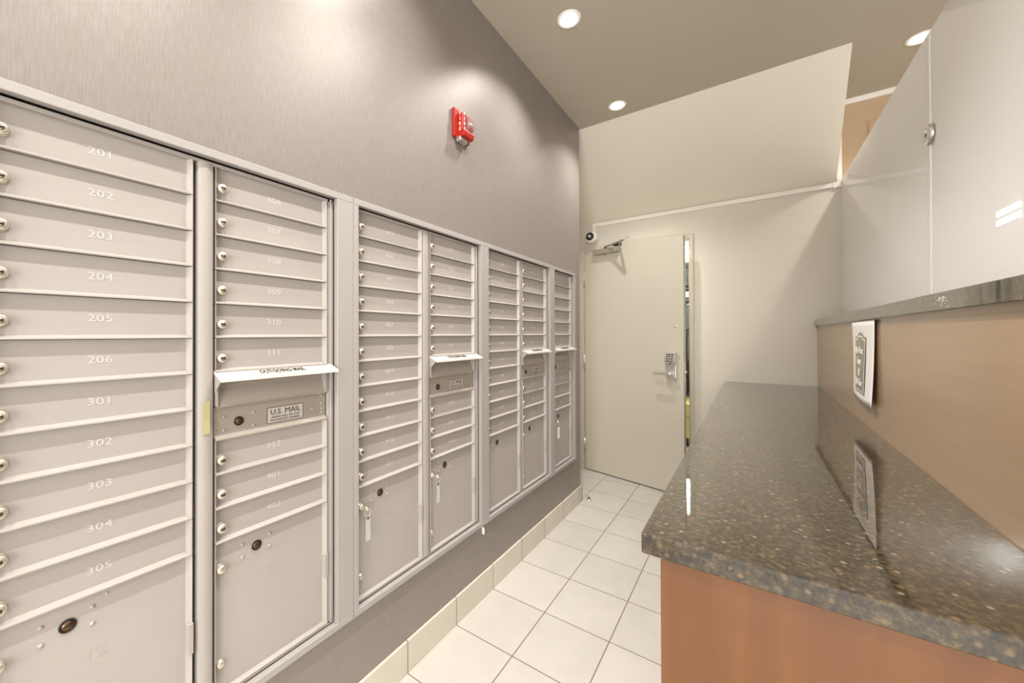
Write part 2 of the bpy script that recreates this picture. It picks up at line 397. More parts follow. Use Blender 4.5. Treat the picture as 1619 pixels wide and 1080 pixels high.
def small_door(root, y0, y1, zb, number):
    zt = zb + PITCH - .0012
    mb = MB(); bm = M['box']; w = .009; ya, yb = y0 + .002, y1 - .0045
    # lipped pan: left flange, face, right flange (bevelled), bottom ledge
    V = [(XLIP, ya, zt), (XFACE, ya + .005, zt), (XFACE, yb - w, zt), (XLIP, yb - .002, zt), (XLIP, yb, zt), (XCAV + .02, yb, zt), (XCAV + .02, ya, zt),
         (XLIP, ya, zb), (XFACE, ya + .005, zb + .0080), (XFACE, yb - w, zb + .0080), (XLIP, yb - .002, zb), (XLIP, yb, zb), (XCAV + .02, yb, zb), (XCAV + .02, ya, zb),
         (XLIP, ya, zb + .0024), (XLIP, yb - .002, zb + .0024)]
    F = [(0, 1, 8, 14), (1, 2, 9, 8), (2, 3, 15, 9), (3, 4, 11, 15), (4, 5, 12, 11), (6, 0, 14, 13), (14, 7, 13), (15, 11, 10),
         (14, 8, 9, 15), (7, 14, 15, 10), (13, 7, 10, 11, 12), (0, 6, 5, 4, 3, 2, 1), (5, 6, 13, 12)]
    mb.quads(V, F, bm)
    d = mb.build('mailbox_door', root)
    l = lock_mb(MB(), y0 + .0165, zb + .0335, keyed=True).build('lock', d)
    t = MB(); text_into(t, number, M['number'], .021, (XFACE + .0003, (y0 + y1) / 2 - .006 , zb + .041), (0, 1, 0), (0, 0, 1), .0005, sx=1.25)
    t.build('box_number', d)
    return d

def rivet(mb, y, z, x=XFACE, r=.0042, m='box'):
    mb.lathe((x, y, z), (1, 0, 0), [(r, 0), (r * .85, r * .35), (r * .45, r * .6), (0, r * .7)], M[m], 12)

def parcel_door(root, y0, y1, number, hinge_right=True):
    zt, zb = ROWB[-1] - .002, ZBOTIN + .008
    mb = MB(); ya, yb = y0 + .002, y1 - .0045; bm = M['box']; w = .009
    V = [(XLIP, ya, zt), (XFACE, ya + .005, zt), (XFACE, yb - w, zt), (XLIP, yb, zt), (XCAV + .02, yb, zt), (XCAV + .02, ya, zt),
         (XLIP, ya, zb), (XFACE, ya + .005, zb + .004), (XFACE, yb - w, zb + .004), (XLIP, yb, zb), (XCAV + .02, yb, zb), (XCAV + .02, ya, zb)]
    F = [(0, 1, 7, 6), (1, 2, 8, 7), (2, 3, 9, 8), (3, 4, 10, 9), (5, 0, 6, 11), (6, 7, 8, 9), (6, 9, 10, 11), (0, 5, 4, 3, 2, 1), (4, 5, 11, 10)]
    mb.quads(V, F, bm)
    d = mb.build('parcel_door', root)
    yc, zc = y0 + .101, .699
    k = MB(); k.lathe((XFACE, yc, zc), (1, 0, 0), [(.0125, 0), (.0125, .002), (.0105, .003), (.0095, .0015), (0, .0015)], M['keyhole'], 24)
    k.lathe((XFACE, yc, zc), (1, 0, 0), [(.0088, .001), (.0085, .003), (0, .0032)], M['bronze'], 20)
    k.box(XFACE + .003, XFACE + .0036, yc - .006, yc + .006, zc - .0012, zc + .0012, M['keyhole'])
    k.build('postal_lock', d)['label'] = 'dark bronze cam lock'
    for dy in (-.034, .034):
        for dz in (-.0165, .0165):
            k = MB(); rivet(k, yc + dy, zc + dz); k.build('rivet', d)
    k = MB(); rivet(k, yc + .055, zc + .032, r=.0028); k.build('rivet', d)
    for z in (.680, .449):
        lock_mb(MB(), y0 + .0155, z, r=.0105 if z > .5 else .009, out=.014 if z > .5 else .010, keyed=False).build('lock', d)
    k = MB(); k.box(XFACE, XLIP + .0015, y1 - .0135, y1 - .002, .520, .590, M['box'], .001); k.build('hinge', d)
    t = MB(); text_into(t, number, M['box'], .030, (XFACE + .0003, (y0 + y1) / 2 - .012, .622), (0, 1, 0), (0, 0, 1), .0004, sx=1.1); t.build('box_number', d)
    return d

def outgoing_slot(root, y0, y1):
    zt, zm, zb = ROWB[5], ROWB[5] - PITCH, ROWB[5] - 2 * PITCH
    ya, yb = y0 + .002, y1 - .0045
    # recessed slot throat with the sloped mail chute
    mb = MB()
    mb.prism([(XFACE - .006, zt), (XFACE - .006, zm), (XCAV + .01, zm), (XCAV + .01, zt)], ya, yb, M['slotmetal'])
    mb.prism([(XFACE - .006, zm + .043), (XLIP - .003, zm + .001), (XLIP, zm - .003), (XFACE - .006, zm - .003)], ya + .002, yb - .006, M['slotmetal'])
    mb.box(XFACE - .006, XLIP + .001, ya, ya + .004, zm, zt, M['box']); mb.box(XFACE - .006, XLIP + .001, yb - .006, yb, zm, zt, M['box'])
    d = mb.build('outgoing_mail_slot', root)
    # hood
    mb = MB()
    mb.prism([(-1.054, zt + .003), (-1.010, zt - .0155), (-1.008, zt - .022), (-1.012, zt - .021), (-1.056, zt - .003)], y0 - .001, y1 + .012, M['hood'], bev=.0006)
    mb.prism([(-1.054, zt - .001), (-1.016, zt - .019), (-1.052, zt - .052)], y0 + .001, y0 + .003, M['box'])
    h = mb.build('mail_hood', d); h['label'] = 'bright white sloped hood over the slot'
    yc = y0 + .158; n = Vector((.42, 0, 1)).normalized(); uz = Vector((-.044, 0, .0185)).normalized()
    pc = Vector((-1.031, yc, zt - .0066))
    t = MB(); q = pc + n * .0007; hy, hz = .066, .0125
    t.quads([q + Vector((0, -hy, 0)) - uz * hz, q + Vector((0, hy, 0)) - uz * hz, q + Vector((0, hy, 0)) + uz * hz, q + Vector((0, -hy, 0)) + uz * hz], [(0, 1, 2, 3)], M['plate'])
    text_into(t, 'OUTGOING MAIL', M['ink'], .0250, q + n * .0006, (0, 1, 0), uz, .0006, sx=.62, bold=.0003)
    t.build('hood_label', h)
    # mail panel under it
    mb = MB(); zt2 = zm - .003
    mb.prism([(XFACE + .001, zt2), (XFACE + .001, zb + .0105), (XLIP, zb + .0030), (XLIP, zb), (XCAV + .02, zb), (XCAV + .02, zt2)], ya, yb, M['slotmetal'])
    p = mb.build('mail_panel', root)
    xf = XFACE + .001; yk, zk = y0 + .057, zb + .038
    k = MB(); k.lathe((xf, yk, zk), (1, 0, 0), [(.0115, 0), (.0115, .002), (.0098, .003), (0, .003)], M['keyhole'], 24)
    k.lathe((xf, yk, zk), (1, 0, 0), [(.0066, .003), (.006, .0042), (0, .0045)], M['bronze'], 16); k.box(xf + .0045, xf + .005, yk - .005, yk + .005, zk - .001, zk + .001, M['keyhole'])
    k.build('postal_lock', p)['label'] = 'black cam lock'
    for dy, dz in ((-.033, .0155), (-.033, -.0175), (.036, .0155), (.036, -.0175), (.202, -.001), (.231, .034), (.231, .012), (.231, -.006), (.231, -.0165)):
        k = MB(); rivet(k, yk + dy, zk + dz, xf, .0038, 'slotmetal'); k.build('rivet', p)
    k = MB(); a, b, c, d_ = y0 + .127, y0 + .229, zb + .0165, zb + .0590
    k.box(xf, xf + .0008, a, b, c, d_, M['ink']); k.box(xf, xf + .0011, a + .0013, b - .0013, c + .0013, d_ - .0013, M['plate'])
    text_into(k, 'U.S. MAIL', M['ink'], .0205, (xf + .0014, (a + b) / 2, d_ - .0135), (0, 1, 0), (0, 0, 1), .0004, sx=1.02)
    text_into(k, 'APPROVED BY THE', M['ink'], .0080, (xf + .0014, (a + b) / 2, c + .0150), (0, 1, 0), (0, 0, 1), .0003, sx=1.18)
    text_into(k, 'POSTMASTER GENERAL', M['ink'], .0078, (xf + .0014, (a + b) / 2, c + .0068), (0, 1, 0), (0, 0, 1), .0003, sx=1.02)
    k.build('name_plate', p)

def unit(label, ya, yb, cols, mull, inner_l, inner_r):
    """cols: (y0, y1, numbers, parcel number, outgoing?); ya..yb outer trim; inner frame strips beside the columns."""
    root = empty('mailbox_unit', (XW, (ya + yb) / 2, ZBOT))
    tag(root, label, 'mailboxes', 'banks of apartment mailboxes')
    T = M['trim']; B = M['box']; c0, c1 = cols[0][0] - inner_l, cols[-1][1] + inner_r
    mb = MB()
    mb.box(XW - .003, XTRIM, ya, yb, ZTOPIN, ZTOP, T, .0012); mb.box(XW - .003, XTRIM, ya, yb, ZBOT, ZBOTIN - .006, T, .0012)
    mb.box(XW - .003, XTRIM - .0005, ya, c0, ZBOT + .002, ZTOP - .001, T, .0012); mb.box(XW - .003, XTRIM - .0005, c1, yb, ZBOT + .002, ZTOP - .001, T, .0012)
    mb.build('trim_frame', root)
    mb = MB()      # dark-painted sheet behind the inner frame, standing in for shade
    mb.box(XCAV - .004, XCAV, c0, c1, ZBOTIN - .004, ZTOPIN, M['dark'])
    mb.build('cavity_panel', root)['label'] = 'dark recess seen in the gaps'
    mb = MB()
    zt = ZTOPIN - .004
    mb.box(XCAV, XIN, c0, c1, ROWB[0] + PITCH - .0015, zt, B, .001); mb.box(XIN - .001, XIN + .0025, c0 + inner_l, c1 - inner_r, ROWB[0] + PITCH - .0015, ROWB[0] + PITCH + .001, B)
    mb.box(XCAV, XIN, c0, c1, ZBOTIN - .005, ZBOTIN + .006, B, .001)
    for a, b in ((c0 + .002, c0 + inner_l), (c1 - inner_r, c1 - .002)):
        if b - a > .003: mb.box(XCAV, XIN, a, b, ZBOTIN, zt, B, .0008)
        if b - a > .012: mb.box(XCAV, XIN + .004, a + .35 * (b - a), a + .62 * (b - a), ZBOTIN, zt, B, .0008)
    mb.build('inner_frame', root)
    if mull:
        a, b = mull; n = 10; d = .0045 if b - a > .033 else .002
        poly = [(XCAV, a), *[(XIN - .002 + d * 1.6 * math.sin(math.pi * k / n) ** .55 if 0 < k < n else XIN - .004, a + (b - a) * k / n) for k in range(n + 1)], (XCAV, b)]
        mb = MB(); mb.prism(poly, ZBOTIN + .004, ROWB[0] + PITCH + .002, B, axis='z', smooth=False)
        o = mb.build('mullion', root)
    for y0, y1, nums, pn, og in cols:
        nums = list(nums)
        for i in range(11):
            if og and i in (6, 7): continue
            small_door(root, y0, y1, ROWB[i], nums.pop(0))
        if og: outgoing_slot(root, y0, y1)
        parcel_door(root, y0, y1, pn)
    return root

def seq(*rng): return [str(f * 100 + k) for f, a, b in rng for k in range(a, b + 1)]
unit('nearest mailbox bank in the photo, boxes 201 to 402 with a yellow tape strip', -.022, .772,
     [(.044, .346, seq((2, 1, 6), (3, 1, 5)), '12', False), (.387, .691, seq((3, 6, 12), (4, 1, 2)), '22', True)], (.3495, .3860), .022, .022)
unit('second mailbox bank from the camera, clear tags hanging from both parcel doors', .7735, 1.516,
     [(.800, 1.105, seq((4, 3, 12), (5, 1, 1)), '42', False), (1.148, 1.457, seq((5, 2, 10)), '52', True)], (1.106, 1.146), .008, .030)
unit('third mailbox bank from the camera, both parcel doors without keys', 1.5175, 2.281,
     [(1.560, 1.884, seq((5, 11, 12), (6, 1, 9)), '61', False), (1.914, 2.219, seq((6, 10, 12), (7, 1, 6)), '71', True)], (1.886, 1.912), .008, .034)
unit('single-column mailbox bank at the far end nearest the door', 2.2825, 2.688,
     [(2.328, 2.634, seq((7, 7, 12), (8, 1, 3)), '81', True)], None, .008, .022)

# keys left in parcel locks
def keys(y, z, label, tagm, white):
    root = empty('key_set', (XFACE, y, z)); tag(root, label, 'keys', 'keys hanging from parcel doors')
    x0 = XFACE + .0145
    mb = MB(); mb.box(x0 - .001, x0 + .010, y - .0007, y + .0007, z - .003, z + .003, M['chrome'])
    mb.lathe((x0 + .016, y - .0010, z), (0, 1, 0), [(0, 0), (.009, 0), (.0095, .001), (.009, .002), (0, .002)], M['chrome'], 18); mb.build('key', root)
    c = Vector((x0 + .020, y + .004, z - .012)); mb = MB()
    mb.tube([c + Vector((.006 * math.cos(a), .008 * math.cos(a), .012 * math.sin(a))) for a in [k * math.pi / 10 for k in range(20)]], .0008, M['steel'], 6, True); mb.build('key_ring', root)
    zz = z - .025; yy = y + .007; mb = MB(); mb.tube([(c.x, yy, zz + .003), (c.x, yy, zz - .010)], .0022, M['bronze'], 8)
    mb.build('key_ring', root)
    mb = MB(); mb.box(c.x - .0008, c.x + .0008, yy - (.012 if white else .009), yy + (.020 if white else .009), zz - (.083 if white else .080), zz - .010, tagm, .0007); mb.build('key_tag', root)
keys(.8155, .680, 'clear tagged key in lock of left parcel door, second bank', M['clear'], False)
keys(1.1635, .680, 'clear tagged key in lock of right parcel door, second bank', M['clear'], False)
keys(2.3435, .680, 'key with white paper tag on the far single-column bank', M['tagw'], True)

mb = MB(); mb.box(-1.0424, -1.0415, .362, .3755, 1.016, 1.094, M['tape'], .0003)
tag(mb.build('tape_strip'), 'yellowed tape strip on the rounded post beside the near mail slot', 'tape')
# small things under the frames
mb = MB(); mb.lathe((XW, 1.512, .330), (1, 0, 0), [(.006, 0), (.006, .006), (.003, .010), (0, .010)], M['white'], 12); mb.box(XW, XW + .012, 1.509, 1.515, .300, .332, M['white'], .001)
tag(mb.build('wall_anchor'), 'tiny white anchor below the frame between second and third bank', 'anchor')

# ------------------------------------------------------------------ fire alarm strobe
ax, ay, az = XW, 1.345, 2.168
root = empty('fire_alarm_strobe', (ax, ay, az)); tag(root, 'red fire alarm strobe high on the grey wall', 'fire alarm')
mb = MB(); mb.box(ax, ax + .014, ay - .057, ay + .057, az - .062, az + .062, M['red'], .004, 2); mb.build('base_plate', root)
mb = MB(); mb.prism([(ax + .012, az + .050), (ax + .036, az + .044), (ax + .038, az - .026), (ax + .048, az - .034), (ax + .044, az - .058), (ax + .012, az - .058)], ay - .030, ay + .045, M['red'], bev=.003)
o = mb.build('housing', root)
t = MB(); text_into(t, 'F\nI\nR\nE', M['white'], .022, (ax + .025, ay - .0305, az + .006), (1, 0, 0), (0, 0, 1), .0008); t.build('lettering', o)
t = MB(); text_into(t, 'F\nI\nR\nE', M['white'], .022, (ax + .0380, ay - .014, az + .008), (0, 1, 0), (-.03, 0, 1), .0008); t.build('lettering', o)
mb = MB(); mb.prism([(ax + .034, az + .040), (ax + .054, az + .030), (ax + .058, az + .004), (ax + .052, az - .018), (ax + .036, az - .024)], ay, ay + .040, M['lens'], bev=.003)
mb.build('strobe_lens', root); mb = MB(); mb.tube([(ax + .046, ay + .008, az + .004), (ax + .046, ay + .032, az + .004)], .004, M['white'], 10); mb.build('flash_tube', root)
mb = MB(); mb.box(ax + .004, ax + .030, ay - .035, ay + .02, az - .078, az - .058, M['steel'], .003); mb.build('mounting_bracket', root)

# ------------------------------------------------------------------ downlights
def downlight(x, y, label):
    root = empty('recessed_downlight', (x, y, CZ), local=True); tag(root, label, 'ceiling light', 'recessed ceiling downlights')
    mb = MB(); mb.lathe((0, 0, 0), (0, 0, 1), [(.044, .006), (.0445, -.002), (.050, -.005), (.0565, -.003), (.058, 0), (.052, .0)], M['reflector'], 40); mb.build('trim_ring', root)
    mb = MB(); mb.lathe((0, 0, 0), (0, 0, 1), [(.0445, -.001), (.040, .02), (.030, .05), (.024, .07), (.022, .07), (.029, .05), (.039, .02), (.0435, -.001)], M['reflector'], 40); mb.build('reflector', root)
    mb = MB(); mb.lathe((0, 0, .052), (0, 0, 1), [(0, 0), (.022, .002), (.0275, .010), (.020, .018), (0, .018)], M['bulb'], 28); mb.build('bulb', root)
    return root
labels = ['downlight above the edge of first and second mailbox banks',
          'larger-looking of the two downlights beside the mailbox wall', 'downlight closest to the sloped soffit']
protos = []
def spot(x, y, w, idx):
    l = bpy.data.lights.new('downlight_beam', 'SPOT'); l.energy = w; l.spot_size = R(118); l.spot_blend = .95; l.shadow_soft_size = .03; l.color = (1, .965, .925)
    o = bpy.data.objects.new('downlight_beam', l); COL.objects.link(o); o.location = (x, y, CZ - .004)
    return o
for i, y in enumerate(WALL_LIGHTS):
    x = -.72 - (.01 if y > 2 else 0)
    if not protos: protos.append(downlight(x, y, labels[i]))
    else:
        c = copy_tree(protos[0]); c.location = (x, y, CZ); c['label'] = labels[i]
    spot(x, y, SPOT_W * (1.1 if y > 1.5 else .5), i)
for (x, y, w), lb in zip(HALL_LIGHTS, ['aisle downlight above the desk and door side of the camera', 'aisle downlight just in front of the camera', 'aisle downlight just behind the camera',
        'downlight at the back of the aisle near the grey wall', 'downlight at the back of the aisle near the desk side']):
    c = copy_tree(protos[0]); c.location = (x, y, CZ); c['label'] = lb
    spot(x, y, SPOT_W * w, 9)
for (x, y), lb in zip(OFFICE_LIGHTS, ['downlight partly hidden behind the top of the white glass', 'office downlight behind the nearer white glass panel', 'office downlight deep behind the glass', 'office downlight behind the camera side of the glass']):
    c = copy_tree(protos[0]); c.location = (x, y, CZ); c['label'] = lb
    spot(x, y, SPOT_W * .6, 9)

# ------------------------------------------------------------------ door, frame, closer, keypad
mb = MB(); fz = DZ; fy = YB - .014
mb.box(DX0 - .045, DX0 - .002, fy, YB + .11, 0, fz + .028, M['doorpaint'], .002)
mb.box(DX1, DX1 + .028, fy, YB + .11, 0, fz + .028, M['doorpaint'], .002)
mb.box(DX0 - .002, DX1, fy + .0005, YB + .11, fz - .006, fz + .028, M['doorpaint'], .002)
mb.box(DX1 - .012, DX1, YB + .05, YB + .07, 0, fz, M['doorpaint'])
struct(mb, 'trim_2')
door = empty('door_1', (-1.256, 3.497, 0), R(-12.7), local=True); door['kind'] = 'structure'
LW, LH = .858, 2.008
mb = MB(); mb.box(.002, LW, 0, .044, .010, LH, M['doorpaint'], .0015)
leaf = mb.build('door_leaf', door); leaf['kind'] = 'structure'
for z0, z1 in ((1.69, 1.83), (.93, 1.06), (.175, .29)):
    mb = MB(); mb.cyl((-.004, -.008, z0), (-.004, -.008, z1), .0065, M['steel'], seg=14); mb.box(-.004, .010, -.004, .002, z0 + .004, z1 - .004, M['steel'])
    mb.build('hinge', door)
# closer: body near the hinge, arm up to the frame
mb = MB(); mb.box(.115, .335, -.052, 0, 1.955, 1.998, M['clsilver'], .006, 2); mb.cyl((.215, -.028, 1.945), (.215, -.028, 1.956), .010, M['clsilver']); mb.cyl((.225, -.028, 1.997), (.225, -.028, 2.012), .009, M['keyhole'])
mb.box(.335, .352, -.046, -.004, 1.958, 1.994, M['clsilver'], .003); mb.build('door_closer', door)
def bar(mb, a, b, w, h, m):
    a, b = Vector(a), Vector(b); d = (b - a); t = bmesh.new(); bmesh.ops.create_cube(t, size=1)
    u = d.normalized(); s_ = Vector((0, 0, 1)).cross(u).normalized(); v = u.cross(s_)
    mm = Matrix(((u.x * d.length, s_.x * w, v.x * h, (a.x + b.x) / 2), (u.y * d.length, s_.y * w, v.y * h, (a.y + b.y) / 2), (u.z * d.length, s_.z * w, v.z * h, (a.z + b.z) / 2), (0, 0, 0, 1)))
    mb.add(t, m, False, mm)
mb = MB(); bar(mb, (.225, -.028, 2.014), (.465, -.165, 2.014), .020, .006, M['clsilver']); bar(mb, (.465, -.165, 2.020), (.34, .0, 2.026), .018, .005, M['clsilver'])
mb.cyl((.465, -.165, 2.008), (.465, -.165, 2.026), .008, M['clsilver']); mb.box(.28, .34, .0, .05, 2.022, 2.040, M['keyhole'], .002); mb.build('closer_arm', door)
# keypad lock
k = MB(); k.box(.735, .812, -.030, 0, .905, 1.010, M['steel'], .004, 2); k.box(.738, .812, -.046, 0, 1.008, 1.030, M['steel'], .003)
k.prism([(-.006, 1.024), (-.062, 1.030), (-.040, 1.106), (-.004, 1.108)], .733, .814, M['steel'], axis='x', bev=.004); lk = k.build('keypad_lock', door)
k = MB()
for i in range(4):
    for j in range(3):
        zz = 1.094 - i * .0165; yy = -.0435 - i * .0048; xx = .750 + j * .018
        k.box(xx, xx + .012, yy - .003, yy + .002, zz - .0105, zz, M['ink'], .001)
k.build('key_button', lk)
k = MB(); k.cyl((.775, -.046, 1.018), (.775, -.050, 1.018), .006, M['keyhole']); k.build('indicator', lk)
k = MB(); k.cyl((.775, -.030, .942), (.775, -.040, .942), .022, M['steel'], seg=28); k.cyl((.775, -.040, .942), (.775, -.066, .942), .010, M['steel'])
k.box(.655, .783, -.074, -.060, .932, .952, M['steel'], .004, 2); k.build('door_handle', door)
for xx, zz in ((.803, 1.302),):
    k = MB(); k.lathe((xx, 0, zz), (0, -1, 0), [(.009, 0), (.009, .002), (.005, .003), (0, .003)], M['steel'], 16); k.build('peephole', door)
for xx, zz in ((.824, 1.072), (.829, 1.055), (.826, .845), (.820, .825)):
    k = MB(); k.cyl((xx, -.0006, zz), (xx, .002, zz), .004, M['keyhole'], seg=12); k.build('screw_hole', door)
k = MB(); k.box(LW - .002, LW + .0012, .010, .036, .88, 1.03, M['steel']); k.cyl((LW, .023, .955), (LW + .012, .023, .955), .009, M['steel']); k.build('latch_plate', door)
k = MB(); k.lathe((.790, .044, .942), (0, 1, 0), [(.028, 0), (.028, .008), (.012, .012), (.012, .03), (.026, .038), (.026, .055), (0, .058)], M['steel'], 24); k.build('inner_knob', door)
# floor stop
mb = MB(); mb.lathe((-1.000, 2.855, 0), (0, 0, 1), [(.018, 0), (.018, .008), (.014, .011), (0, .011)], M['steel'], 24); mb.box(-1.014, -1.006, 2.842, 2.868, .009, .028, M['steel'], .003); mb.box(-1.006, -.990, 2.845, 2.865, .010, .022, M['greymetal'], .004)
tag(mb.build('door_stop'), 'small metal door stop on the tile floor by the wall end', 'door stop')

# ------------------------------------------------------------------ dome camera and cable trunking
cx, cy_, cz = -1.168, YB - .052, 2.122
root = empty('security_camera', (cx, YB, cz)); tag(root, 'white ball-shaped security camera above the door closer', 'camera')
mb = MB(); mb.lathe((cx, YB, cz), (0, -1, 0), [(0, 0), (.046, 0), (.046, .012), (.040, .02), (0, .02)], M['white'], 32); mb.build('mount_base', root)
mb = MB(); t = bmesh.new(); bmesh.ops.create_uvsphere(t, u_segments=36, v_segments=24, radius=.056); mb.add(t, M['white'], True, Matrix.Translation((cx, cy_ - .012, cz))); mb.build('camera_body', root)
dv = (Vector((0, 0, 1.4)) - Vector((cx + .35, cy_ + .4, cz))).normalized(); dv = Vector((-.28 + .05, -1, -.05)).normalized(); dv = (Vector((-.06, -.95, .03))).normalized()
c0 = Vector((cx, cy_ - .012, cz))
mb = MB(); mb.lathe(c0 + dv * .040, dv, [(.036, 0), (.035, .010), (.028, .015), (0, .018)], M['black'], 32); mb.build('lens_face', root)
mb = MB(); mb.lathe(c0 + dv * .056, dv, [(.014, 0), (.013, .006), (.009, .008), (0, .006)], M['steel'], 20); mb.build('lens', root)
root = empty('cable_trunking', (-.35, YB, 2.25)); tag(root, 'white cable trunking running above the door under the sloped soffit', 'cable cover')
yt = YB - .016
mb = MB(); mb.box(-1.180, .470, yt, YB - .001, 2.228, 2.260, M['whitetrim'], .002); mb.build('horizontal_run', root)
mb = MB(); mb.box(-1.181, -1.146, yt - .001, YB - .001, 2.165, 2.228, M['whitetrim'], .002); mb.build('drop_run', root)
mb = MB(); mb.box(.469, .496, yt - .001, YB - .001, 2.226, CZ - .034, M['whitetrim'], .002); mb.box(.452, .470, yt - .004, YB - .001, 2.222, 2.262, M['whitetrim'], .002); mb.build('riser_run', root)
mb = MB(); mb.box(.622, .80, YB - .008, YB, 2.50, 2.624, M['peach'], .002); mb.box(.628, .794, YB - .010, YB - .007, 2.506, 2.618, M['peach'], .002)
tag(mb.build('access_panel'), 'peach-painted access panel on the office wall seen over the glass', 'access panel')
mb = MB(); mb.lathe((-.875, YB, 2.093), (0, -1, 0), [(.008, 0), (.008, .004), (.003, .006), (.003, .012), (0, .012)], M['steel'], 12)
tag(mb.build('wall_screw'), 'small metal screw head in the wall above the door closer', 'screw')

# ------------------------------------------------------------------ desk, ledge, glass
CX0, CX1, CY0 = -.166, .367, .752
mb = MB(); mb.box(CX0, CX1, CY0, YB - .002, .848, .886, M['granite'], .002)
tag(mb.build('granite_countertop'), 'polished speckled brown granite countertop in the foreground', 'countertop')
root = empty('reception_desk', (.12, 2.1, 0)); tag(root, 'cherry wood reception desk body under the granite top', 'desk')
mb = MB(); mb.box(-.138, CX1, .775, .797, 0, .848, M['wood'], .001); mb.build('front_panel', root)
mb = MB(); mb.box(-.138, -.118, .797, YB - .002, .09, .848, M['wood'], .001); mb.build('side_panel', root)
mb = MB(); mb.box(-.10, -.09, .80, YB - .002, 0, .09, M['wood']); mb.build('toe_kick', root)
mb = MB(); mb.box(CX1, CX1 + .02, .60, YB - .002, 0, 1.302, M['backwood']); mb.box(CX1 + .02, CX1 + .24, .6, YB - .002, 0, 1.302, M['wood'])
tag(mb.build('raised_counter_back'), 'tan veneered upright panel rising from the countertop up to the granite ledge', 'panel')
mb = MB(); mb.box(.352, .64, .60, YB - .002, 1.302, 1.3435, M['granite'], .0015)
led = mb.build('granite_ledge'); tag(led, 'raised granite ledge with a chipped edge, carrying the white glass', 'ledge')
mb = MB()
for k in range(26):
    a, b = random.gauss(0, .026), random.gauss(0, .006); r = random.uniform(.0025, .006)
    t = bmesh.new(); bmesh.ops.create_icosphere(t, subdivisions=1, radius=r)
    for v in t.verts: v.co += Vector([random.uniform(-.25, .25) * r for _ in range(3)])
    mb.add(t, M['number'] if k % 3 else M['signgrey'], False, Matrix.Translation((.3525, 1.325 + a, 1.325 + max(-.016, min(.015, b)))) @ Matrix.Diagonal((.25, 1.4, .8, 1)))
mb.build('chipped_patch', led)['label'] = 'pale chipped filler patch'

root = empty('glass_partition', (.5, 2.2, 1.3435)); tag(root, 'glossy white glass partition standing on the granite ledge', 'glass partition')
GT = 2.272
mb = MB(); mb.box(.495, .507, 1.965, YB - .012, 1.3435, GT, M['glass'], .001); g = mb.build('glass_panel', root)
mb = MB(); mb.box(.4945, .5075, 1.951, 1.965, 1.3435, GT, M['glassedge'], .001); mb.build('panel_edge', g)
mb = MB(); mb.box(.4945, .5075, YB - .012, YB - .002, 1.3435, GT, M['glassedge'], .001); mb.build('panel_edge', g)
mb = MB(); mb.box(.497, .509, .30, 1.945, 1.3435, GT, M['glass'], .001); mb.build('glass_panel', root)
for zz in (1.920,):
    mb = MB(); mb.lathe((.4945, 1.948, zz), (-1, 0, 0), [(.034, 0), (.034, .006), (.030, .010), (.012, .011), (.010, .007), (0, .007)], M['steel'], 32); mb.box(.484, .4855, 1.941, 1.955, zz - .002, zz + .002, M['keyhole']); mb.build('glass_clamp', root)
    mb = MB(); mb.lathe((.5095, 1.948, zz), (1, 0, 0), [(.034, 0), (.034, .006), (.030, .010), (0, .011)], M['steel'], 32); mb.build('glass_clamp', root)

mb = MB(); mb.box(.4945, .4965, 1.425, 1.527, 1.5345, 1.549, M['bars'], .0008); mb.box(.4945, .4965, 1.425, 1.527, 1.512, 1.5265, M['bars'], .0008)  # added glowing plates stand in for a bright highlight on the glass
tag(mb.build('light_bars'), 'small pair of bright white bars on the near glass panel', 'light')
